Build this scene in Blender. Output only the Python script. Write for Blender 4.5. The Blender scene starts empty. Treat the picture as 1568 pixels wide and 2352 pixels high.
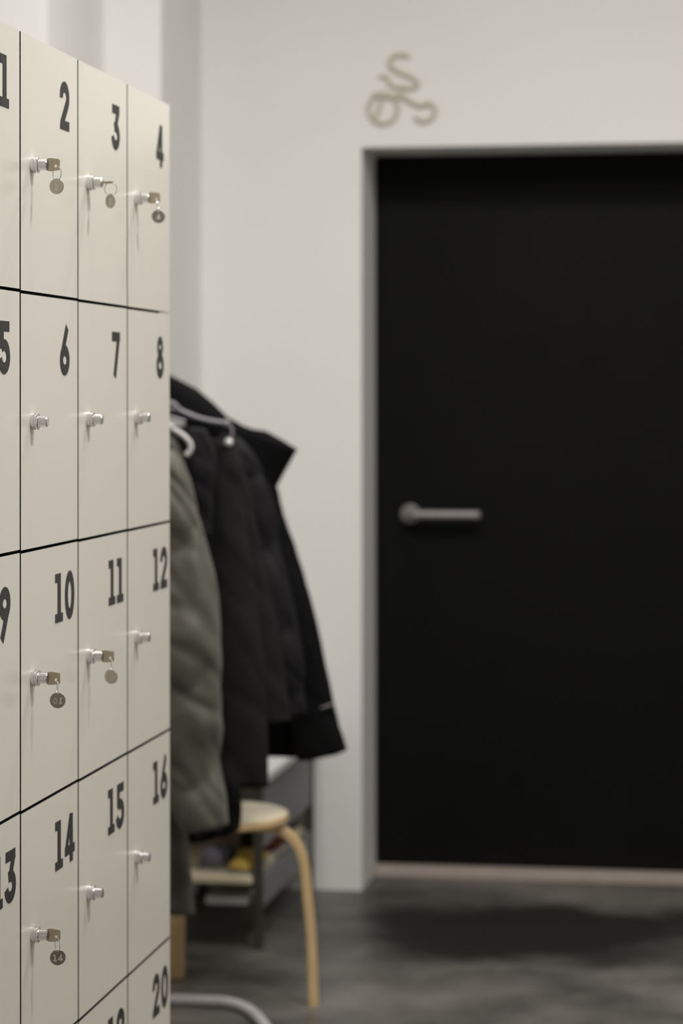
import bpy, bmesh, math, random
from mathutils import Vector, Matrix, noise

# ------------------------------------------------------------------ camera
F, CY, TH, PH = 5941.0, 909.0, -0.0006, 0.1584
HCAM = 1.392
S, C = math.sin(PH), math.cos(PH)
scn = bpy.context.scene
cd = bpy.data.cameras.new('camera')
cam = bpy.data.objects.new('camera', cd)
scn.collection.objects.link(cam)
scn.camera = cam
cd.sensor_fit = 'VERTICAL'; cd.sensor_height = 36.0; cd.sensor_width = 24.0
cd.lens = F / 2352 * 36.0
cd.shift_y = -(1176 - CY) / 2352
cd.dof.use_dof = True
cd.dof.focus_distance = 3.42
cd.dof.aperture_fstop = 4.0
cd.clip_start = 0.05
right = Vector((C, S, TH)).normalized()
fwd = Vector((-S, C, 0))
up = right.cross(fwd)
M = Matrix.Identity(4)
for i in range(3):
    M[i][0] = right[i]; M[i][1] = up[i]; M[i][2] = -fwd[i]
M[2][3] = HCAM
cam.matrix_world = M

def at(px, py, d):
    """point of the place seen at a spot of the photo at depth d"""
    return Vector((0, 0, HCAM)) + (fwd + right * ((px - 784) / F) + up * ((CY - py) / F)) * d
def atY(px, py, Y):
    v = fwd + right * ((px - 784) / F) + up * ((CY - py) / F)
    return Vector((0, 0, HCAM)) + v * (Y / v.y)
def atZ(px, py, z):
    v = fwd + right * ((px - 784) / F) + up * ((CY - py) / F)
    return Vector((0, 0, HCAM)) + v * ((z - HCAM) / v.z)

# ------------------------------------------------------------------ world, exposure
w = bpy.data.worlds.new('world'); scn.world = w; w.use_nodes = True
w.node_tree.nodes['Background'].inputs[0].default_value = (0.9, 0.92, 1, 1)
w.node_tree.nodes['Background'].inputs[1].default_value = 0.02
scn.view_settings.view_transform = 'Standard'
scn.view_settings.look = 'None'
scn.view_settings.exposure = 0.0
scn.view_settings.gamma = 1.0
scn.view_settings.use_curve_mapping = False

# ------------------------------------------------------------------ lights (recessed ceiling lamps)
CEIL = 3.3
LAMPS = [  # x, y, size, watts, spread
    (-0.74, 3.50, 0.12, 5.0, 180),
    (-0.76, 2.05, 0.12, 6.0, 180),
    (-0.62, 4.45, 0.16, 12.0, 180),
    (-0.40, 5.20, 0.30, 21.0, 180),
    (-1.25, 4.90, 0.30, 22.0, 180),
    (0.60, 3.50, 0.40, 51.0, 180),
    (0.50, 5.20, 0.40, 15.0, 180),
]
LCOL = (1.0, 0.974, 0.94)

# ------------------------------------------------------------------ helpers
def lin(c):
    return tuple(((x / 255) / 12.92 if x / 255 <= .04045 else ((x / 255 + .055) / 1.055) ** 2.4) for x in c)

def mat(name, rgb, rough=0.5, metal=0.0, spec=0.5, nscale=0, namt=0.0, bump=0.0, bscale=200, coat=0.0, sheen=0.0):
    m = bpy.data.materials.new(name); m.use_nodes = True
    nt = m.node_tree; b = nt.nodes['Principled BSDF']
    b.inputs['Base Color'].default_value = (*rgb, 1)
    b.inputs['Roughness'].default_value = rough
    b.inputs['Metallic'].default_value = metal
    b.inputs['Specular IOR Level'].default_value = spec
    b.inputs['Coat Weight'].default_value = coat
    b.inputs['Sheen Weight'].default_value = sheen
    tc = nt.nodes.new('ShaderNodeTexCoord')
    if nscale:
        n = nt.nodes.new('ShaderNodeTexNoise'); n.inputs['Scale'].default_value = nscale
        n.inputs['Detail'].default_value = 6
        nt.links.new(tc.outputs['Object'], n.inputs['Vector'])
        r = nt.nodes.new('ShaderNodeValToRGB')
        r.color_ramp.elements[0].position = .3; r.color_ramp.elements[1].position = .7
        r.color_ramp.elements[0].color = (*[x * (1 - namt) for x in rgb], 1)
        r.color_ramp.elements[1].color = (*[min(1, x * (1 + namt)) for x in rgb], 1)
        nt.links.new(n.outputs['Fac'], r.inputs['Fac'])
        nt.links.new(r.outputs['Color'], b.inputs['Base Color'])
    if bump:
        n2 = nt.nodes.new('ShaderNodeTexNoise'); n2.inputs['Scale'].default_value = bscale
        nt.links.new(tc.outputs['Object'], n2.inputs['Vector'])
        bp = nt.nodes.new('ShaderNodeBump'); bp.inputs['Strength'].default_value = bump
        bp.inputs['Distance'].default_value = 0.002
        nt.links.new(n2.outputs['Fac'], bp.inputs['Height'])
        nt.links.new(bp.outputs['Normal'], b.inputs['Normal'])
    return m

MT = {
    'wall': mat('wall_paint', (0.81, 0.80, 0.772), .75, nscale=3, namt=.012, bump=.15, bscale=300),
    'ceil': mat('ceiling_paint', (0.78, 0.77, 0.74), .9, nscale=2, namt=.02),
    'locker': mat('cream_laminate', (0.76, 0.72, 0.642), .22, spec=.45, nscale=4, namt=.01),
    'carcass': mat('dark_carcass', (0.012, 0.013, 0.012), .6),
    'ink': mat('black_vinyl', (0.010, 0.010, 0.011), .40, spec=.42),
    'chrome': mat('chrome', (0.78, 0.78, 0.80), .17, 1.0, nscale=60, namt=.04),
    'key': mat('nickel_brass', (0.52, 0.45, 0.34), .38, 1.0, nscale=90, namt=.08),
    'tag': mat('tag_metal', (0.50, 0.46, 0.40), .42, 1.0, nscale=150, namt=.08),
    'engrave': mat('engraved_line', (0.75, 0.72, 0.66), .6, .3),
    'blackdoor': mat('black_door_paint', (0.0045, 0.0045, 0.0045), .6, spec=.12, nscale=5, namt=.08),
    'steel': mat('brushed_steel', (0.33, 0.305, 0.305), .5, .6, nscale=40, namt=.05),
    'thresh': mat('threshold_wood', (0.42, 0.35, 0.31), .5, nscale=20, namt=.06),
    'whitemetal': mat('white_enamel', (0.50, 0.48, 0.48), .3, nscale=10, namt=.02),
    'polished': mat('highlight_white', (0.85, 0.83, 0.85), .12, .4, nscale=10, namt=.03),  # white base colour stands in for the bright highlight on the shiny ball
    'greyenamel': mat('grey_enamel', (0.22, 0.205, 0.225), .35, nscale=10, namt=.03),
    'birch': mat('birch', (0.62, 0.44, 0.23), .4, nscale=14, namt=.07),
    'birchtop': mat('birch_top', (0.80, 0.70, 0.50), .4, nscale=10, namt=.05),
    'darkmetal': mat('dark_metal', (0.050, 0.045, 0.035), .5, nscale=20, namt=.1),
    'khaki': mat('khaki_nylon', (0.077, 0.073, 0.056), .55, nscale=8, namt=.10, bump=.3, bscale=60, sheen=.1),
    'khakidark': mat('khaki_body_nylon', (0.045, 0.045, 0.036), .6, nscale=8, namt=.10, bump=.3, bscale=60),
    'black': mat('black_cloth', (0.003, 0.003, 0.0033), .8, spec=.12, nscale=8, namt=.2, bump=.3, bscale=90),
    'grey': mat('charcoal_cloth', (0.0135, 0.0135, 0.013), .9, spec=.15, nscale=10, namt=.12, bump=.4, bscale=150),
    'puffer': mat('aubergine_black_nylon', (0.007, 0.0062, 0.0078), .65, spec=.2, nscale=8, namt=.15, bump=.3, bscale=60),
    'reflect': mat('reflective_tape', (0.16, 0.14, 0.15), .5, nscale=30, namt=.05),
    'benchtop': mat('bench_top_white', (0.62, 0.62, 0.62), .5, nscale=6, namt=.03),
    'benchside': mat('bench_grey', (0.20, 0.20, 0.21), .55, nscale=6, namt=.05),
    'yellow': mat('yellow_canvas', (0.50, 0.33, 0.06), .7, nscale=20, namt=.1),
    'red': mat('dark_red_canvas', (0.13, 0.022, 0.012), .7, nscale=20, namt=.1),
    'tan': mat('tan_leather', (0.26, 0.17, 0.11), .6, nscale=20, namt=.1),
    'greyshoe': mat('grey_mesh', (0.13, 0.12, 0.15), .8, nscale=30, namt=.1),
    'navy': mat('navy_cloth', (0.010, 0.012, 0.028), .8, nscale=20, namt=.1),
    'sole': mat('rubber_sole', (0.35, 0.33, 0.30), .7, nscale=20, namt=.05),
    'sign': mat('beige_sign', (0.53, 0.51, 0.40), .6, nscale=20, namt=.05),
}

def lnk(o, parent=None):
    scn.collection.objects.link(o)
    if parent: o.parent = parent
    return o
def obj(name, bm, m, parent=None, smooth=False, bevel=0):
    me = bpy.data.meshes.new(name)
    bmesh.ops.recalc_face_normals(bm, faces=bm.faces)
    bm.to_mesh(me); bm.free()
    if smooth:
        for p in me.polygons: p.use_smooth = True
    o = bpy.data.objects.new(name, me)
    me.materials.append(m)
    if bevel:
        md = o.modifiers.new('bevel', 'BEVEL'); md.width = bevel; md.segments = 2; md.limit_method = 'ANGLE'
    lnk(o)
    if parent:
        o.parent = parent
        # mesh data is written in world coordinates: bring it into the parent's frame
        if not name.startswith('_'):
            inv = parent_world(parent).inverted()
            me.transform(inv)
    return o
def parent_world(o):
    m = Matrix.Identity(4); chain = []
    while o: chain.append(o); o = o.parent
    for q in reversed(chain): m = m @ q.matrix_basis
    return m
def tag(o, label=None, cat=None, group=None, kind=None):
    if label: o['label'] = label
    if cat: o['category'] = cat
    if group: o['group'] = group
    if kind: o['kind'] = kind
    return o
def thing(name, label, cat, loc=(0, 0, 0), group=None):
    o = bpy.data.objects.new(name, None); lnk(o); o.location = loc
    o.empty_display_size = .1
    return tag(o, label, cat, group)
def bx(bm, x0, x1, y0, y1, z0, z1):
    vs = [bm.verts.new((x, y, z)) for x in (x0, x1) for y in (y0, y1) for z in (z0, z1)]
    for f in ((0,1,3,2),(4,6,7,5),(0,4,5,1),(2,3,7,6),(0,2,6,4),(1,5,7,3)):
        bm.faces.new([vs[i] for i in f])
    return bm
def box(x0, x1, y0, y1, z0, z1): return bx(bmesh.new(), x0, x1, y0, y1, z0, z1)
def struct(name, bm, m, bevel=0):
    o = obj(name, bm, m, bevel=bevel); o['kind'] = 'structure'; return o
def catmull(pts, n=8):
    pts = [Vector(p) for p in pts]; out = []
    for i in range(len(pts) - 1):
        p0 = pts[max(0, i-1)]; p1 = pts[i]; p2 = pts[i+1]; p3 = pts[min(len(pts)-1, i+2)]
        for k in range(n):
            t = k / n
            out.append(0.5 * ((2*p1) + (p2-p0)*t + (2*p0-5*p1+4*p2-p3)*t*t + (3*p1-p0-3*p2+p3)*t**3))
    out.append(pts[-1]); return out
def tube(bm, pts, r, n=12, closed=False, flat=None):
    """r: number or list; flat=(ratio) squashes along the second axis"""
    N = len(pts); rings = []; prev = None
    for i, p in enumerate(pts):
        a = pts[(i-1) % N] if (closed or i) else p
        b = pts[(i+1) % N] if (closed or i < N-1) else p
        t = (b - a).normalized()
        if prev is None:
            ref = Vector((0, 0, 1)) if abs(t.z) < .9 else Vector((0, 1, 0))
            u = t.cross(ref).normalized()
        else:
            u = (prev - t * prev.dot(t)).normalized()
        prev = u; v = t.cross(u)
        rr = r[i] if isinstance(r, (list, tuple)) else r
        f = flat or 1
        rings.append([bm.verts.new(p + u*math.cos(2*math.pi*k/n)*rr + v*math.sin(2*math.pi*k/n)*rr*f) for k in range(n)])
    m = N if closed else N-1
    for i in range(m):
        A, B = rings[i], rings[(i+1) % N]
        for k in range(n): bm.faces.new((A[k], A[(k+1) % n], B[(k+1) % n], B[k]))
    if not closed:
        bm.faces.new(rings[0][::-1]); bm.faces.new(rings[-1])
    return bm
def lathe(bm, c, axis, prof, n=32):
    """prof: (distance along axis, radius)"""
    axis = Vector(axis).normalized()
    ref = Vector((0, 0, 1)) if abs(axis.z) < .9 else Vector((1, 0, 0))
    u = axis.cross(ref).normalized(); v = axis.cross(u); rings = []
    for s, r in prof:
        rings.append([bm.verts.new(Vector(c) + axis*s + (u*math.cos(2*math.pi*k/n) + v*math.sin(2*math.pi*k/n))*max(r, 1e-5)) for k in range(n)])
    for A, B in zip(rings, rings[1:]):
        for k in range(n): bm.faces.new((A[k], A[(k+1) % n], B[(k+1) % n], B[k]))
    bm.faces.new(rings[0][::-1]); bm.faces.new(rings[-1])
    return bm
def sphere(bm, c, r, sx=1, sy=1, sz=1):
    g = bmesh.ops.create_uvsphere(bm, u_segments=24, v_segments=16, radius=r)
    for v in g['verts']: v.co = Vector((v.co.x*sx, v.co.y*sy, v.co.z*sz)) + Vector(c)
    return bm

# ------------------------------------------------------------------ room shell
YW, YD = 7.1925, 7.4517
XJ = -1.0915; ZDOOR = 2.09
def Xat(px, Y):
    return atY(px, CY, Y).x
XL, XR, YB = -3.2, 2.6, -2.5
DX1 = XJ + 1.06
# wall steps on the left: far wall to the corner, then stepped pier faces towards the camera
xD = Xat(462, YW)
def Yat(px, X):
    lo, hi = 2.0, 12.0
    for _ in range(50):
        m_ = (lo + hi) / 2
        if atY(px, CY, m_).x < X: hi = m_      # moving away on one sight line, x falls
        else: lo = m_
    return lo
def solveY(px, X):
    # sight line through px reaches lateral position X at this Y
    v = fwd + right * ((px - 784) / F)
    return X / v.x * v.y
yC = solveY(370, xD)
xB = Xat(240, yC)
yA = solveY(110, xB)
T = .25
bm = bmesh.new()
bx(bm, xD - T, XJ, YW, YW + T + .12, 0, CEIL)
bx(bm, DX1, XR + T, YW, YW + T + .12, 0, CEIL)
bx(bm, XJ, DX1, YW, YW + T + .12, ZDOOR, CEIL)
struct('wall_far', bm, MT['wall'])
bm = bmesh.new()
vs = [(xD, YW + .1), (xD, yC), (xB, yC), (xB, yA), (XL, yA), (XL, yA + .3), (xB - .3, yA + .3), (xB - .3, YW + .1)]
lo = [bm.verts.new((x, y, 0)) for x, y in vs]; hi = [bm.verts.new((x, y, CEIL)) for x, y in vs]
for i in range(len(vs)):
    j = (i + 1) % len(vs); bm.faces.new((lo[i], lo[j], hi[j], hi[i]))
bm.faces.new(lo); bm.faces.new(hi)
struct('wall_left', bm, MT['wall'])
struct('wall_left_near', box(XL - T, XL, YB - T, yA + .3, 0, CEIL), MT['wall'])
struct('wall_right', box(XR, XR + T, YB - T, YW, 0, CEIL), MT['wall'])
struct('wall_back', box(XL - T, XR + T, YB - T, YB, 0, CEIL), MT['wall'])
struct('ceiling', box(XL - T, XR + T, YB - T, YW + .4, CEIL, CEIL + .15), MT['ceil'])

# polished concrete floor
fm = bpy.data.materials.new('polished_concrete'); fm.use_nodes = True
nt = fm.node_tree; b = nt.nodes['Principled BSDF']
tc = nt.nodes.new('ShaderNodeTexCoord')
n1 = nt.nodes.new('ShaderNodeTexNoise'); n1.inputs['Scale'].default_value = 2.6; n1.inputs['Detail'].default_value = 9; n1.inputs['Roughness'].default_value = .62
nt.links.new(tc.outputs['Object'], n1.inputs['Vector'])
r1 = nt.nodes.new('ShaderNodeValToRGB')
r1.color_ramp.elements[0].position = .33; r1.color_ramp.elements[0].color = (0.050, 0.048, 0.044, 1)
r1.color_ramp.elements[1].position = .68; r1.color_ramp.elements[1].color = (0.185, 0.177, 0.155, 1)
nt.links.new(n1.outputs['Fac'], r1.inputs['Fac'])
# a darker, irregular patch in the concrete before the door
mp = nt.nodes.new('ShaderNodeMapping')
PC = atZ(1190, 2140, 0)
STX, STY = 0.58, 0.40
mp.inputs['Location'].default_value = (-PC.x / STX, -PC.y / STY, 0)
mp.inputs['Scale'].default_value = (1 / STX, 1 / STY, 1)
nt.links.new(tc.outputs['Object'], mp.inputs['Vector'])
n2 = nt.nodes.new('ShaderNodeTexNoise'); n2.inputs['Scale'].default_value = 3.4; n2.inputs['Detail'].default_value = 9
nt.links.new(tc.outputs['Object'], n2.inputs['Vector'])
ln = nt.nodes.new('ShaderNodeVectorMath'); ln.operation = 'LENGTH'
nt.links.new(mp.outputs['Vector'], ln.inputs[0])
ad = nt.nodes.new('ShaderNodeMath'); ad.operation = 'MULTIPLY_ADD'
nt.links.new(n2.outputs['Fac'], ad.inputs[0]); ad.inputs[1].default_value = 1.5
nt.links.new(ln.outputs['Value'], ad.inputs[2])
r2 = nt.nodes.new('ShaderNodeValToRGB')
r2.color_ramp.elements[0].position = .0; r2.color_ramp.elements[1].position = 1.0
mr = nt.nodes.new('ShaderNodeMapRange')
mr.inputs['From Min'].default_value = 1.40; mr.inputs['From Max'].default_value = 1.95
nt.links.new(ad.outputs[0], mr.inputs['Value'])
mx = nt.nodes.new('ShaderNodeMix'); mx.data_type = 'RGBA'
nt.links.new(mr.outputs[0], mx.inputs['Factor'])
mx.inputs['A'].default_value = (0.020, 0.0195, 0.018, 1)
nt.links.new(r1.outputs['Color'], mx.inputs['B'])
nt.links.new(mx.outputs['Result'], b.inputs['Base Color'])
b.inputs['Roughness'].default_value = .38
b.inputs['Specular IOR Level'].default_value = .35
nt.nodes.remove(r2)
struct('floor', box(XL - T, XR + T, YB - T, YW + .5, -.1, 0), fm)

# black door with its jamb, handle and threshold
dr = bpy.data.objects.new('door_1', None); lnk(dr); dr.location = (XJ, YD, 0)
tag(dr, 'black flush door set deep in the white wall', 'door', kind='structure')
obj('door_leaf', box(XJ + .004, DX1 - .004, YD, YD + .045, .035, ZDOOR - .004), MT['blackdoor'], dr, bevel=.002)
HB = atY(942, 1180, YD)
bm = bmesh.new()
lathe(bm, (HB.x, YD, HB.z), (0, -1, 0), [(0, .027), (.007, .027), (.009, .024), (.009, .012), (.045, .011)])
obj('handle_rosette', bm, MT['steel'], dr, smooth=False)
E1 = atY(1103, 1175, YD - .05)
bm = bmesh.new()
pts = [Vector((HB.x, YD - .030, HB.z)), Vector((HB.x + .002, YD - .046, HB.z)), Vector((HB.x + .02, YD - .055, HB.z)),
       Vector((HB.x + .06, YD - .056, HB.z)), Vector((E1.x, YD - .056, HB.z))]
tube(bm, catmull(pts, 6), .0125, 16)
obj('door_handle', bm, MT['steel'], dr, smooth=True)
struct('trim_1', box(XJ, DX1, YD - .055, YD + .05, 0, .030), MT['thresh'], bevel=.004)
struct('trim_2', box(XJ, DX1, YD + .05, YD + .07, 0, ZDOOR), MT['blackdoor'])

# ceiling lamps
for i, (x, y, s, pw, sp) in enumerate(LAMPS):
    t = thing('ceiling_lamp', None, None, (x, y, CEIL))
    tag(t, ['small round ceiling lamp right above the locker fronts', 'small round ceiling lamp before the start of the numbered lockers', 'small round ceiling lamp above the end of the locker row',
         'medium round ceiling lamp between the coat rack and the door', 'medium round ceiling lamp behind the lockers by the stepped wall',
         'large round ceiling lamp in the aisle opposite the lockers', 'large round ceiling lamp nearest the right half of the door'][i], 'lamp')
    bm = bmesh.new()
    lathe(bm, (x, y, CEIL - .03), (0, 0, 1), [(0, s*.5 + .02), (.0299, s*.5 + .02)])
    obj('housing', bm, MT['whitemetal'], t)
    L = bpy.data.lights.new('lamp_light', 'AREA'); L.shape = 'DISK'; L.size = s; L.energy = pw; L.color = LCOL
    L.spread = math.radians(sp)
    lo_ = bpy.data.objects.new('lamp_light', L); lnk(lo_, t); lo_.location = (0, 0, -.032)

# ------------------------------------------------------------------ digits
def arc(cx, cy, rx, ry, a0, a1, n=18):
    return [(cx + rx*math.cos(math.radians(a0 + (a1-a0)*k/n)), cy + ry*math.sin(math.radians(a0 + (a1-a0)*k/n))) for k in range(n+1)]
W = .17
# each digit: width, list of ('s', points, width) strokes and ('p', polygon)
DIG = {
 '0': (.74, [('s', arc(.37, .5, .255, .395, 0, 360, 40), .225)]),
 '1': (.58, [('p', [(0, .82), (.18, .82), (.18, 0.1), (.42, 0.1), (.42, 1), (0, 1)]), ('p', [(.0, 0), (.58, 0), (.58, .18), (.0, .18)])]),
 '2': (.72, [('s', arc(.36, .68, .25, .215, 188, -28, 18) + [(.15, .12)], .225), ('p', [(0, 0), (.72, 0), (.72, .20), (.05, .19)])]),
 '3': (.72, [('p', [(.04, .80), (.68, .80), (.68, 1), (.04, 1)]), ('s', [(.57, .88), (.37, .55)], .22), ('s', arc(.34, .31, .26, .205, 115, -175, 24), .22)]),
 '4': (.76, [('s', [(.47, .98), (.10, .28)], .20), ('p', [(.0, .17), (.76, .17), (.76, .36), (.0, .36)]), ('p', [(.38, 0), (.61, 0), (.61, 1), (.38, 1)])]),
 '5': (.72, [('p', [(.07, .80), (.67, .80), (.67, 1), (.07, 1)]), ('p', [(.07, .47), (.29, .47), (.29, .95), (.07, .95)]), ('s', arc(.33, .32, .27, .225, 125, -170, 26), .22)]),
 '6': (.74, [('s', [(.56, 1.0), (.41, .78), (.17, .42)], .22), ('s', arc(.37, .31, .255, .205, 0, 360, 34), .225)]),
 '7': (.72, [('p', [(0, .79), (.72, .79), (.72, 1), (0, 1)]), ('s', [(.60, .92), (.25, 0)], .23)]),
 '8': (.74, [('s', arc(.37, .745, .20, .16, 0, 360, 34), .19), ('s', arc(.37, .30, .26, .20, 0, 360, 34), .22)]),
 '9': (.74, [('s', [(.18, 0.0), (.33, .22), (.57, .58)], .22), ('s', arc(.37, .69, .255, .205, 0, 360, 34), .225)]),
}
def ribbon(pts, wd):
    n = len(pts); closed = (abs(pts[0][0]-pts[-1][0]) < 1e-6 and abs(pts[0][1]-pts[-1][1]) < 1e-6)
    L_, R_ = [], []
    for i, p in enumerate(pts):
        if closed:
            a = pts[i-1] if i else pts[-2]; b_ = pts[i+1] if i < n-1 else pts[1]
        else:
            a = pts[max(0, i-1)]; b_ = pts[min(n-1, i+1)]
        tx, ty = b_[0]-a[0], b_[1]-a[1]; l = math.hypot(tx, ty) or 1
        nx, ny = -ty/l*wd/2, tx/l*wd/2
        L_.append((p[0]+nx, p[1]+ny)); R_.append((p[0]-nx, p[1]-ny))
    return [[L_[i], L_[i+1], R_[i+1], R_[i]] for i in range(n-1)]
def digits(bm, text, h, place, gap=.17, thin=1.0, depth=.0005, wscale=1.0):
    """place(u, v, w): text plane to space; text centred on u = 0, v from 0 to h"""
    tot = sum(DIG[c][0] for c in text) * h * wscale + gap*h*(len(text)-1)
    u = -tot/2
    for c in text:
        wd, parts = DIG[c]
        polys = []
        for li, pt in enumerate(parts):
            if pt[0] == 'p': polys.append((pt[1], depth*(1 + .12*li)))
            else: polys += [(q, depth*(1 + .12*li)) for q in ribbon(pt[1], pt[2]*thin)]
        for q, dep in polys:
            lo = [bm.verts.new(place(u + a*h*wscale, bb*h, 0)) for a, bb in q]
            hi = [bm.verts.new(place(u + a*h*wscale, bb*h, dep)) for a, bb in q]
            bm.faces.new(hi); k = len(q)
            for i in range(k): bm.faces.new((lo[i], lo[(i+1) % k], hi[(i+1) % k], hi[i]))
        u += wd*h*wscale + gap*h
    return bm

# ------------------------------------------------------------------ lockers
XF = -0.9733; Y0 = 3.3606; LW = .30; LH = .35; ZT = HCAM + .4901
ords = ['left-edge locker column numbered 1, 5, 9 and 13, cut by the picture edge',
        'second locker column, numbered 2, 6, 10 and 14, with three keys in its locks',
        'third locker column, numbered 3, 7, 11 and 15, beside the coat-side column',
        'last locker column by the coats, numbered 4, 8, 12, 16 and 20']
for k in range(4):
    ya = Y0 + (k-1)*LW; yb = ya + LW
    t = thing('locker_unit', 'cream ' + ords[k], 'locker', (XF, ya, 0), 'locker columns in a row')
    obj('body', box(XF - .50, XF - .0225, ya + .0008, yb - .0008, ZT - 5*LH, ZT - .003), MT['locker'], t)
    obj('front_frame', box(XF - .0222, XF - .0188, ya + .001, yb - .001, ZT - 5*LH, ZT - .004), MT['carcass'], t)
    obj('plinth', box(XF - .49, XF - .04, ya + .002, yb - .002, 0, ZT - 5*LH), MT['carcass'], t)
    off = [0.0015, 0, -.001, -.0015][k]
    for j in range(5):
        num = str(j*4 + k + 1)
        z1 = ZT - j*LH - (0.0 if j == 0 else .0022); z0 = ZT - (j+1)*LH + .0022
        z1 += off*(j > 0); z0 += off
        d = obj('locker_door', box(XF - .0185, XF, ya + .0030, yb - .0030, z0, z1), MT['locker'], t)
        d.data.materials.append(MT['carcass'])          # compact board: cream faces, black core showing at the edges
        for p in d.data.polygons: p.material_index = 0 if abs(p.normal.x) > .9 else 1
        # number
        bm = bmesh.new(); zc = ZT - j*LH - .0415 - .069
        yc = yb - .074
        digits(bm, num, .069, lambda u, v, w_: Vector((XF + .0001 + w_, yc + u, zc + v)), depth=.0005)
        obj('number', bm, MT['ink'], d)
        # cam lock: base ring, collar, barrel
        yl = ya + .058; zl = ZT - j*LH - .175
        bm = bmesh.new()
        lathe(bm, (XF, yl, zl), (1, 0, 0), [(0, .0112), (.0045, .0112), (.0052, .0102), (.0068, .0102), (.0075, .0110), (.0088, .0110),
                                            (.0095, .0100), (.0098, .0078), (.0208, .0073), (.0222, .0062)], 36)
        obj('cam_lock', bm, MT['chrome'], d)

# keys with number tags
KEYS = [('2', 1, 0, 'V', -22, False, 0.000, 'brassy key standing upright in the lock of locker 2, round tag stamped 2'),
        ('3', 2, 0, 'H', -42, False, 0.000, 'key turned edge-on in the lock of locker 3 with a dull round tag'),
        ('4', 3, 0, 'V', 5, False, 0.002, 'brassy key in the lock of locker 4 with a dark-rimmed round tag'),
        ('10', 1, 2, 'V', 0, True, 0.001, 'brassy key in the lock of locker 10, tag turned so its 10 reads reversed'),
        ('', 2, 2, 'V', -25, False, 0.000, 'brassy key in the lock of locker 11 with a plain blank round tag'),
        ('14', 1, 3, 'V', 12, False, 0.001, 'brassy key in the lock of locker 14 with a faintly stamped round tag')]
for txt, k, j, ori, yaw, mirror, dx, lab in KEYS:
    yl = Y0 + (k-1)*LW + .058; zl = ZT - j*LH - .175
    t = thing('key', lab, 'key', (XF + .022, yl, zl), 'keys left in the locker locks')
    x0 = XF + .0200
    # bow: slightly waisted square plate with a hole, shank going into the barrel
    prof = [(-.002, -.0025), (0.000, -.0072), (.003, -.0087), (.007, -.0090), (.0178, -.0074), (.0190, -.0062), (.0190, .0062), (.0178, .0074),
            (.007, .0090), (.003, .0087), (0.000, .0072), (-.002, .0025)]
    hc = (.0135, -.0020); hr = .0022
    bm = bmesh.new(); th = .0011
    def pl(a, bb, w_):
        if ori == 'V': return Vector((x0 + a, yl + w_, zl + bb))
        return Vector((x0 + a, yl + bb, zl + w_))
    n = 24; outer = []
    # resample outline by angle around the hole so the hole can be bridged
    per = []
    P2 = prof + [prof[0]]
    for i in range(len(prof)):
        for s_ in range(4):
            tt = s_/4; per.append((P2[i][0]*(1-tt) + P2[i+1][0]*tt, P2[i][1]*(1-tt) + P2[i+1][1]*tt))
    hole = []
    for (a, bb) in per:
        an = math.atan2(bb - hc[1], a - hc[0]); hole.append((hc[0] + hr*math.cos(an), hc[1] + hr*math.sin(an)))
    R4 = [[bm.verts.new(pl(a, bb, w_)) for a, bb in q] for q, w_ in ((per, -th), (per, th), (hole, th), (hole, -th))]
    for A, B in ((0, 1), (1, 2), (2, 3), (3, 0)):
        m_ = len(per)
        for i in range(m_): bm.faces.new((R4[A][i], R4[A][(i+1) % m_], R4[B][(i+1) % m_], R4[B][i]))
    obj('bow', bm, MT['key'], t)
    # split ring through the hole
    hx = x0 + hc[0]; hy, hz = (yl, zl + hc[1]) if ori == 'V' else (yl + hc[1], zl)
    rr = .0098
    ca = math.radians({'2': 40, '3': 10, '4': 78, '10': 70, '': 72, '14': 55}[txt])
    ra = Vector((math.cos(ca), math.sin(ca)*-1, 0))
    cc = Vector((hx, hy, hz - rr)) + Vector((.0015, 0, 0))
    bm = bmesh.new()
    ring = [cc + ra*rr*math.sin(2*math.pi*q/40) + Vector((0, 0, rr*math.cos(2*math.pi*q/40))) for q in range(40)]
    tube(bm, ring, .00062, 8, closed=True)
    obj('key_ring', bm, MT['chrome'], t)
    # tag disc hanging on the ring
    R_ = .0108
    tcn = cc + Vector((dx, -.0015, -rr - R_ + .0028))
    ya_ = math.radians(yaw)
    nrm = Vector((math.sin(ya_) + .16, -math.cos(ya_), 0)).normalized()
    uu = Vector((0, 0, 1)).cross(nrm).normalized() * 1.0
    if uu.x < 0: uu = -uu
    bm = bmesh.new()
    lathe(bm, tcn - nrm*.0006, nrm, [(0, R_ - .0004), (.0003, R_), (.0009, R_), (.0012, R_ - .0004)], 40)
    tg = obj('number_tag', bm, MT['tag'], t)
    if txt:
        bm = bmesh.new(); sg = -1 if mirror else 1
        digits(bm, txt, .0088, lambda u, v, w_: tcn + nrm*(.00062 + w_) + uu*sg*u + Vector((0, 0, v - .0052)), thin=.55, depth=.0002)
        obj('stamped_number', bm, MT['engrave'], tg)
    bm = bmesh.new()
    lathe(bm, tcn + nrm*.00061 + Vector((0, 0, R_ - .0025)), nrm, [(0, .0011), (.00012, .0011)], 16)
    obj('tag_hole', bm, MT['engrave'], tg)

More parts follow.
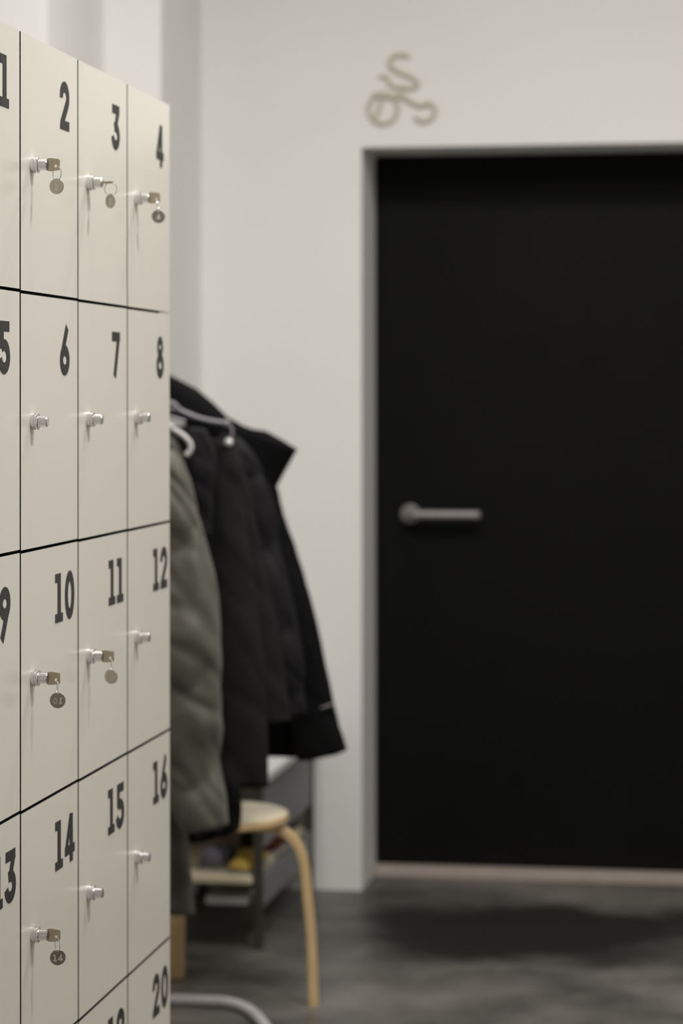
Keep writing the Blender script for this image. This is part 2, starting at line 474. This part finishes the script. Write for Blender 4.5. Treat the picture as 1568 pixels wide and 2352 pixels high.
# ------------------------------------------------------------------ wall sign above the door (small bent outline figure)
o_ = thing('wall_sign', 'small pale outline figure of a wheeled rider on the wall above the black door', 'sign', atY(920, 205, YW))
def signline(name, pxs, r=.007, smooth=6):
    bm = bmesh.new()
    pts = [Vector((atY(x, y, YW).x, YW - .006, atY(x, y, YW).z)) for x, y in pxs]
    tube(bm, catmull(pts, smooth), r, 10)
    return obj(name, bm, MT['sign'], o_, smooth=True)
signline('handlebar', [(940, 131), (925, 126), (905, 129), (896, 140), (898, 155)], .006)
signline('rider_outline', [(898, 155), (920, 168), (945, 178), (960, 190), (955, 200), (940, 203), (918, 200)], .006)
signline('saddle', [(872, 178), (884, 176), (892, 182), (896, 195), (915, 203), (918, 218)], .005)
signline('body_frame', [(858, 216), (878, 222), (905, 222), (925, 222), (945, 235), (965, 243), (985, 237)], .007)
th_ = [(880 + 33*math.cos(math.radians(a)), 249 + 35*math.sin(math.radians(a))) for a in range(-120, 241, 20)]
signline('front_wheel', th_, .006)
signline('spoke', [(878, 225), (872, 245), (865, 268)], .005)
signline('rear_wheel', [(985, 237), (998, 247), (997, 264), (985, 276), (968, 279), (952, 268)], .006)

# ------------------------------------------------------------------ coat rack
FB = atZ(500, 2304, .0125)
XRK = atZ(604, 2352, .0125).x + .004
YFAR = FB.y; YNEAR = YFAR - .95; XLK = XRK - .50
rk = thing('coat_rack', 'white tubular coat rack with looped floor base behind the lockers', 'coat rack', ((XRK+XLK)/2, YFAR - .45, 0))
rc = .09
def rloop(x0, x1, y0, y1, r, z, n=8):
    pts = []
    for cx, cy, a0 in ((x1-r, y1-r, 0), (x0+r, y1-r, 90), (x0+r, y0+r, 180), (x1-r, y0+r, 270)):
        for q in range(n+1):
            a = math.radians(a0 + 90*q/n); pts.append(Vector((cx + r*math.cos(a), cy + r*math.sin(a), z)))
    out = []
    for i, p in enumerate(pts):
        out.append(p)
        nx = pts[(i+1) % len(pts)]
        if (nx - p).length > .1:
            for s_ in range(1, 5): out.append(p.lerp(nx, s_/5))
    return out
def camxy(x, d): return right * x + fwd * d
far_pts = [atZ(x, y, .0125) for x, y in ((470, 2299), (510, 2301), (548, 2309), (576, 2323), (599, 2345))]
seqp = far_pts + [Vector((p.x, p.y, .0125)) for p in (camxy(-.150, 5.56), camxy(-.115, 5.30), camxy(-.105, 5.10), camxy(-.125, 5.03), camxy(-.19, 5.0),
        camxy(-.50, 4.97), camxy(-.60, 5.0), camxy(-.63, 5.09), camxy(-.62, 5.5), camxy(-.61, 5.80), camxy(-.57, 5.90), camxy(-.48, 5.915))] + [atZ(400, 2296.5, .0125)]
n_ = len(seqp); lp = []
for i in range(n_):
    q = [seqp[(i-1) % n_], seqp[i], seqp[(i+1) % n_], seqp[(i+2) % n_]]
    lp += catmull(q, 5)[5:10]
bm = bmesh.new(); tube(bm, lp, .0125, 14, closed=True)
obj('base_loop', bm, MT['whitemetal'], rk, smooth=True)
XUP = at(248, 1200, 5.9).x
YU = YFAR - .32
ZR = 1.375
for yy, xe in ((YNEAR + .22, XRK + .15), (YU, XRK + .04)):
    bm = bmesh.new(); tube(bm, [Vector((XUP - .075, yy, .0125)), Vector((XUP + .1, yy, .0125)), Vector((xe, yy, .0125))], .010, 12)
    obj('base_crossbar', bm, MT['whitemetal'], rk, smooth=True)
    bm = bmesh.new(); tube(bm, [Vector((XUP, yy, .0125)), Vector((XUP, yy, .7)), Vector((XUP, yy, ZR))], .0125, 14)
    obj('upright', bm, MT['whitemetal'], rk, smooth=True)
bm = bmesh.new(); tube(bm, [Vector((XUP, YNEAR + .02, ZR)), Vector((XUP, YFAR, ZR)), Vector((XUP, YFAR + .17, ZR))], .0125, 14)
obj('top_rail', bm, MT['whitemetal'], rk, smooth=True)
def hook(pxs, d, r, ball=None, name='hook'):
    pts = [at(x, y, d) for x, y in pxs]
    root = Vector((XUP, pts[0].y, ZR))
    bm = bmesh.new(); tube(bm, catmull([root] + pts, 7), r, 12)
    h = obj(name, bm, MT['whitemetal' if d < 5.5 else 'greyenamel'], rk, smooth=True)
    if ball:
        bm = bmesh.new(); sphere(bm, pts[-1], ball)
        obj('ball_tip', bm, MT['greyenamel' if d < 5.71 else 'polished'], h, smooth=True)
    return h
hook([(365, 972), (395, 985), (420, 1000), (436, 1018), (437, 1034), (427, 1046)], 5.47, .0060)
hook([(365, 955), (395, 960), (425, 970)], 5.60, .0045)
hook([(375, 922), (415, 943), (450, 958), (485, 967), (520, 972)], 5.70, .0050, .0085)
hook([(400, 940), (470, 966), (520, 974), (532, 985), (532, 1002), (525, 1016)], 5.72, .0030, .0095)

# ------------------------------------------------------------------ coats
random.seed(4)
def interp(levels, n):
    """levels: (pyL, pxL, pyR, pxR, d, thick) -> smooth list of n rows"""
    pts = [Vector(l[:3]) for l in levels]; pts2 = [Vector(l[3:6]) for l in levels]
    m_ = max(2, int(n / (len(levels)-1)))
    a, b_ = catmull(pts, m_), catmull(pts2, m_)
    return [tuple(p) + tuple(q) for p, q in zip(a, b_)]
def garment(name, levels, m, parent, n=64, rnd=48, wr=.006, ws=9.0, puff=None, seed=0.0, sq=.75, fold=(0, 0), pa=.55):
    rows = interp(levels, n); bm = bmesh.new(); rings = []
    N = len(rows)
    for i, (yl, xl, yr, xr, d, th) in enumerate(rows):
        ring = []; t = i/(N-1)
        for k in range(rnd):
            a = 2*math.pi*k/rnd
            cs = math.cos(a); sn = math.sin(a)
            cx_ = math.copysign(abs(cs)**sq, cs); sx_ = math.copysign(abs(sn)**sq, sn)
            f = (1 - cx_)/2
            px = xl + (xr - xl)*(1-f); py = yl + (yr - yl)*(1-f)
            tt = th
            if puff:
                ph = puff[1]*math.sin(4*f + seed)
                tt = th*(1.1 - pa + pa*abs(math.sin(math.pi*(t*puff[0] + ph)))**.7)
                px += puff[2]*(abs(math.sin(math.pi*(t*puff[0] + ph))) - .6)*cs
            p = at(px, py, d - sx_*tt)
            nv = Vector((p.x*ws + seed*7, p.y*ws, p.z*ws*.45))
            disp = noise.noise(nv)*wr + noise.noise(nv*2.7)*wr*.45
            q_ = Vector((p.x*6 + seed, p.y*6, p.z*14 + 1.4*(p.x+p.y)*8))
            disp -= max(0.0, .25 - abs(noise.noise(q_)))*wr*2.2
            if fold[0]: disp += fold[1]*math.sin(fold[0]*f*math.pi*2 + 2.0*noise.noise(Vector((0, 0, p.z*3 + seed))))*t
            p += fwd*(-disp) + right*(disp*.5*cs)
            ring.append(bm.verts.new(p))
        rings.append(ring)
    for A, B in zip(rings, rings[1:]):
        for k in range(rnd): bm.faces.new((A[k], A[(k+1) % rnd], B[(k+1) % rnd], B[k]))
    # rounded-in ends
    for R, s_ in ((rings[0], 1), (rings[-1], -1)):
        cen = sum((v.co for v in R), Vector())/rnd
        R2 = [bm.verts.new(cen + (v.co - cen)*.6 + Vector((0, 0, .006*s_))) for v in R]
        for k in range(rnd): bm.faces.new((R[k], R[(k+1) % rnd], R2[(k+1) % rnd], R2[k]))
        bm.faces.new(R2)
    return obj(name, bm, m, parent, smooth=True)

# khaki puffer: long body with sleeve hanging in front
kc = thing('puffer_coat', 'khaki quilted puffer coat hanging nearest the lockers', 'coat', at(380, 1500, 5.55))
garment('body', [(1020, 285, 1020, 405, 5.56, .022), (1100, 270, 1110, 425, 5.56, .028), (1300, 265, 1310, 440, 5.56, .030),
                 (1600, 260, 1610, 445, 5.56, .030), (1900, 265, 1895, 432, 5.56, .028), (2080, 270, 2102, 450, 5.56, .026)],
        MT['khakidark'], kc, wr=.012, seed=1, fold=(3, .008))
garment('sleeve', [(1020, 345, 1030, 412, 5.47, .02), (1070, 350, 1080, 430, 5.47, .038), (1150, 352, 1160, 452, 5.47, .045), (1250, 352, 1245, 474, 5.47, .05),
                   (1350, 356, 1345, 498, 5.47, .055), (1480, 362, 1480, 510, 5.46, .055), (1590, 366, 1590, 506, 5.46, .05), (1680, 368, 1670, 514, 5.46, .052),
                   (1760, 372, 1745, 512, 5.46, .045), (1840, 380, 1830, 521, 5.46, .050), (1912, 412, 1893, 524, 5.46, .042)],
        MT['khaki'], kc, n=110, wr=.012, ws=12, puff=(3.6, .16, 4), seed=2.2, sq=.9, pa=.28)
garment('collar', [(985, 300, 1000, 400, 5.49, .03), (1015, 300, 1035, 416, 5.49, .035), (1060, 310, 1075, 425, 5.50, .03)], MT['khakidark'], kc, n=16, seed=3)

# long black coat behind it
bc = thing('long_coat', 'long black coat squeezed between the khaki puffer and the charcoal coat', 'coat', at(450, 1400, 5.69))
garment('body', [(975, 330, 990, 470, 5.65, .018), (1020, 320, 1050, 492, 5.66, .03), (1150, 310, 1160, 505, 5.67, .036), (1300, 310, 1300, 492, 5.67, .036),
                 (1600, 330, 1600, 500, 5.66, .030), (1740, 350, 1740, 508, 5.65, .028), (1812, 380, 1808, 550, 5.64, .026), (1900, 400, 1895, 556, 5.64, .026), (1936, 425, 1908, 550, 5.64, .026)],
        MT['black'], bc, wr=.008, seed=4, fold=(3, .005))
garment('shoulder_flap', [(985, 430, 990, 478, 5.615, .01), (1050, 425, 1060, 500, 5.615, .016), (1120, 430, 1120, 492, 5.615, .016), (1230, 440, 1230, 486, 5.615, .012)],
        MT['puffer'], bc, n=24, wr=.006, seed=5)

# charcoal coat
gc = thing('wool_coat', 'charcoal grey coat with a straight cuff hanging in the middle', 'coat', at(560, 1400, 5.76))
garment('sleeve', [(1015, 500, 1025, 542, 5.74, .018), (1080, 492, 1080, 556, 5.745, .032), (1200, 480, 1200, 568, 5.75, .038), (1330, 474, 1330, 584, 5.75, .040),
                   (1500, 480, 1500, 604, 5.75, .040), (1650, 488, 1650, 613, 5.75, .040), (1802, 500, 1806, 615, 5.75, .036)],
        MT['grey'], gc, wr=.008, seed=6)
garment('body', [(1010, 440, 1015, 545, 5.815, .015), (1100, 430, 1110, 572, 5.82, .022), (1300, 430, 1300, 610, 5.82, .024), (1450, 450, 1450, 640, 5.82, .024),
                 (1560, 460, 1560, 655, 5.82, .024), (1668, 470, 1655, 668, 5.82, .022)],
        MT['grey'], gc, wr=.006, seed=7)

# black puffer jacket
pc = thing('quilted_jacket', 'aubergine-black quilted jacket between the charcoal coat and the hooded coat', 'coat', at(620, 1300, 5.89))
garment('sleeve', [(1000, 500, 1010, 560, 5.88, .012), (1060, 510, 1070, 600, 5.88, .026), (1160, 540, 1160, 630, 5.885, .034), (1300, 560, 1300, 655, 5.885, .036),
                   (1450, 575, 1440, 685, 5.885, .036), (1560, 590, 1555, 698, 5.885, .034), (1640, 600, 1640, 702, 5.885, .03)],
        MT['puffer'], pc, n=70, wr=.008, puff=(4.4, .08, 4), seed=8, pa=.3)

# hooded black coat
hc_ = thing('hooded_coat', 'black hooded coat at the outer end, flaring out towards the door', 'coat', at(640, 1300, 5.99))
garment('body', [(1000, 380, 1010, 600, 6.05, .02), (1130, 380, 1130, 640, 6.06, .035), (1350, 390, 1350, 690, 6.06, .04), (1550, 400, 1550, 735, 6.06, .04), (1728, 430, 1735, 745, 6.06, .038)],
        MT['black'], hc_, wr=.010, seed=9, fold=(3, .006))
sl = garment('sleeve', [(1040, 520, 1050, 600, 5.985, .02), (1120, 548, 1130, 632, 5.985, .028), (1250, 590, 1230, 672, 5.985, .032), (1400, 630, 1370, 712, 5.985, .034),
                   (1560, 655, 1520, 746, 5.985, .034), (1670, 668, 1640, 772, 5.985, .034), (1748, 678, 1722, 796, 5.985, .034)],
        MT['black'], hc_, wr=.007, seed=10)
bm = bmesh.new()
tube(bm, catmull([at(736, 1627, 5.947), at(750, 1622, 5.945), at(766, 1617, 5.955)], 4), .0028, 8)
obj('reflective_strip', bm, MT['reflect'], sl, smooth=True)
# hood: a thick folded flap with a square outer corner
def flap(name, outline, d, th, m, parent, seed=0):
    bm = bmesh.new(); per = []
    for i in range(len(outline)):
        a, b_ = outline[i], outline[(i+1) % len(outline)]
        for s_ in range(6): per.append((a[0]*(1-s_/6) + b_[0]*s_/6, a[1]*(1-s_/6) + b_[1]*s_/6))
    cx = sum(p[0] for p in per)/len(per); cy = sum(p[1] for p in per)/len(per)
    rings = []
    for f, q in ((.0, 1), (.55, .97), (.85, .80), (.985, .42), (1.0, 0), (.985, -.42), (.85, -.80), (.55, -.97), (.0, -1)):
        ring = []
        for (x, y) in per:
            p = at(cx + (x-cx)*f, cy + (y-cy)*f, d - th*q)
            dd = noise.noise(Vector((p.x*11 + seed, p.y*3, p.z*11)))*.014*(1 - .5*f)
            ring.append(bm.verts.new(p - fwd*dd))
        rings.append(ring)
    n = len(per)
    for A, B in zip(rings, rings[1:]):
        for k in range(n): bm.faces.new((A[k], A[(k+1) % n], B[(k+1) % n], B[k]))
    bmesh.ops.remove_doubles(bm, verts=bm.verts, dist=1e-5)
    return obj(name, bm, m, parent, smooth=True)
hd = flap('hood', [(300, 838), (345, 835), (392, 862), (452, 893), (490, 925), (522, 957), (560, 978), (580, 985), (612, 990), (648, 1010), (683, 1032),
              (656, 1080), (628, 1132), (585, 1150), (530, 1080), (470, 1010), (400, 960), (300, 950)], 6.01, .06, MT['black'], hc_, 3)

# ------------------------------------------------------------------ stool
SC = at(486, 1859, 5.92); SZ = .44
st = thing('stool', 'round birch stool with bent legs standing under the coats', 'stool', (SC.x, SC.y, 0))
bm = bmesh.new()
lathe(bm, (SC.x, SC.y, SZ), (0, 0, -1), [(0, .170), (.002, .174), (.005, .176), (.016, .176), (.019, .174), (.021, .170)], 64)
se = obj('seat', bm, MT['birchtop'], st, bevel=0)
se.data.materials.append(MT['birch'])
for p in se.data.polygons: p.material_index = 0 if p.normal.z > .75 else 1  # top colour raised to stand in for light lost under the coats, rim darker
def leg(foot, att):
    # bent laminated leg: flat under the seat, curving down to the floor
    f = Vector((foot.x, foot.y, 0)); c = Vector((SC.x, SC.y, 0)); dr_ = (f - c).normalized(); R = (f - c).length
    zt = SZ - .021 - .011
    path = [c + dr_*(att) + Vector((0, 0, zt)), c + dr_*(R-.115) + Vector((0, 0, zt)), c + dr_*(R-.072) + Vector((0, 0, zt - .010)),
            c + dr_*(R-.040) + Vector((0, 0, zt - .038)), c + dr_*(R-.022) + Vector((0, 0, zt - .085)), c + dr_*(R-.014) + Vector((0, 0, zt - .16)),
            c + dr_*(R-.005) + Vector((0, 0, .15)), c + dr_*R]
    pts = catmull(path, 6); side = dr_.cross(Vector((0, 0, 1))).normalized()
    bm = bmesh.new(); rings = []
    for i, p in enumerate(pts):
        a = pts[max(0, i-1)]; b_ = pts[min(len(pts)-1, i+1)]; t = (b_ - a).normalized()
        if i == len(pts)-1: t = Vector((0, 0, -1))
        nrm = side.cross(t).normalized(); hw, ht = .019, .0105
        rings.append([bm.verts.new(p + side*x*hw + nrm*y*ht) for x, y in ((-1, -.7), (-.85, -1), (.85, -1), (1, -.7), (1, .7), (.85, 1), (-.85, 1), (-1, .7))])
    for A, B in zip(rings, rings[1:]):
        for k in range(8): bm.faces.new((A[k], A[(k+1) % 8], B[(k+1) % 8], B[k]))
    bm.faces.new(rings[0]); bm.faces.new(rings[-1])
    return obj('leg', bm, MT['birch'], st, bevel=0)
f1 = atZ(720, 2308, 0); f2 = atZ(404, 2246, 0)
leg(f1, .03); leg(f2, .05); leg(Vector((SC.x - .15, SC.y - .20, 0)), .05)

# ------------------------------------------------------------------ low shoe bench in the corner
BN = atZ(594, 2180, 0)
BX1 = BN.x + .012; BX0 = BX1 - .34; BY0 = BN.y - .012; BY1 = YW - .03
if BX0 < xD + .004: BX0 = xD + .004
BZ = .44
bn = thing('shoe_bench', 'low shoe bench with white top and dark legs in the wall corner', 'bench', (BX0, BY0, 0))
obj('bench_top', box(BX0, BX1 + .012, BY0 - .012, BY1, BZ - .022, BZ), MT['benchtop'], bn, bevel=.003)
for x in (BX0 + .012, BX1 - .012):
    for y in (BY0 + .012, BY1 - .014):
        obj('leg', box(x - .011, x + .011, y - .011, y + .011, 0, BZ - .0225), MT['darkmetal'], bn, bevel=.001)
obj('side_panel', box(BX1 - .016, BX1 - .006, BY0 + .026, BY1 - .028, BZ - .19, BZ - .023), MT['benchside'], bn)
obj('side_panel', box(BX1 - .016, BX1 - .006, BY0 + .026, BY1 - .028, .10, .175), MT['benchside'], bn)
SHZ = .185
obj('shelf', box(BX0 + .026, BX1 - .026, BY0 - .005, BY1 - .03, SHZ - .022, SHZ), MT['birchtop'], bn, bevel=.006)
obj('lower_shelf', box(at(462, 2050, 6.5).x, at(566, 2050, 6.5).x, BY0 + .03, BY0 + .30, .105, .125), MT['benchtop'], bn, bevel=.003)

def shoe(name, label, m, x, y, z, ln_, rot=0, high=0.0, cat='shoe'):
    t = thing(name, label, cat, (x, y, z), 'footwear on the bench shelf')
    # outline sections heel to toe
    secs = [(0, .026, .055 + high), (.08, .031, .062 + high), (.25, .032, .060 + high), (.42, .033, .052 + high*.5), (.60, .038, .045), (.80, .040, .036), (.94, .030, .028), (1, .014, .018)]
    rot_ = Matrix.Translation((x, y, z)) @ Matrix.Rotation(rot, 4, 'Z')
    bm = bmesh.new(); rings = []
    for s_, hw, h in secs:
        ring = []
        for k in range(16):
            a = math.pi*k/15
            ring.append(bm.verts.new(rot_ @ Vector((hw*math.cos(a), s_*ln_, .010 + (h - .010)*math.sin(a)**.7))))
        rings.append(ring)
    for A, B in zip(rings, rings[1:]):
        for k in range(15): bm.faces.new((A[k], A[k+1], B[k+1], B[k]))
        bm.faces.new((A[0], B[0], B[15], A[15]))
    bm.faces.new(rings[0]); bm.faces.new(rings[-1])
    obj('upper', bm, m, t, smooth=True)
    bm = bmesh.new(); lo_, hi_ = [], []
    for s_, hw, h in secs: lo_.append((hw + .003, s_*ln_))
    out = lo_ + [(-a, bb) for a, bb in reversed(lo_)]
    A = [bm.verts.new(rot_ @ Vector((a, bb, 0))) for a, bb in out]; B = [bm.verts.new(rot_ @ Vector((a, bb, .012))) for a, bb in out]
    for i in range(len(out)): bm.faces.new((A[i], A[(i+1) % len(out)], B[(i+1) % len(out)], B[i]))
    bm.faces.new(A); bm.faces.new(B)
    obj('sole', bm, MT['sole'], t)
    return t
xs = [at(p, 2000, 6.5).x for p in (470, 505, 545, 565)]
shoe('sneaker', 'grey blurred shoe at the left of the bench shelf', MT['greyshoe'], xs[0], BY0 + .04, SHZ, .25)
shoe('slipper', 'yellow shoe at the right front of the bench shelf', MT['yellow'], xs[2], BY0 + .01, SHZ, .24, high=-.028)
shoe('boot', 'dark red-brown high shoe at the back of the bench shelf', MT['red'], xs[2] + .015, BY0 + .30, SHZ, .25, high=.09)
shoe('ankle_boot', 'tan high shoe behind the grey shoe on the bench shelf', MT['tan'], xs[1] - .045, BY0 + .30, SHZ, .25, high=.06)
# dark blue bag on the shelf end
c0 = at(640, 1935, 7.0)
bg = thing('drawstring_bag', 'dark navy cloth bag stuffed at the wall end of the bench shelf', 'bag', (BX1 - .075, BY1 - .16, SHZ))
bm = bmesh.new()
lathe(bm, (BX1 - .085, BY1 - .16, SHZ), (0, 0, 1), [(0, .040), (.01, .052), (.05, .057), (.10, .050), (.125, .030), (.135, .012), (.15, .018)], 32)
for v in bm.verts:
    v.co += Vector((noise.noise(v.co*25), noise.noise(v.co*25 + Vector((9, 0, 0))), 0))*.005
obj('bag_body', bm, MT['navy'], bg, smooth=True)
bm = bmesh.new(); tube(bm, [Vector((BX1 - .085 + .016*math.cos(a/20*2*math.pi), BY1 - .16 + .016*math.sin(a/20*2*math.pi), SHZ + .134)) for a in range(20)], .003, 8, closed=True)
obj('drawstring', bm, MT['darkmetal'], bg, smooth=True)
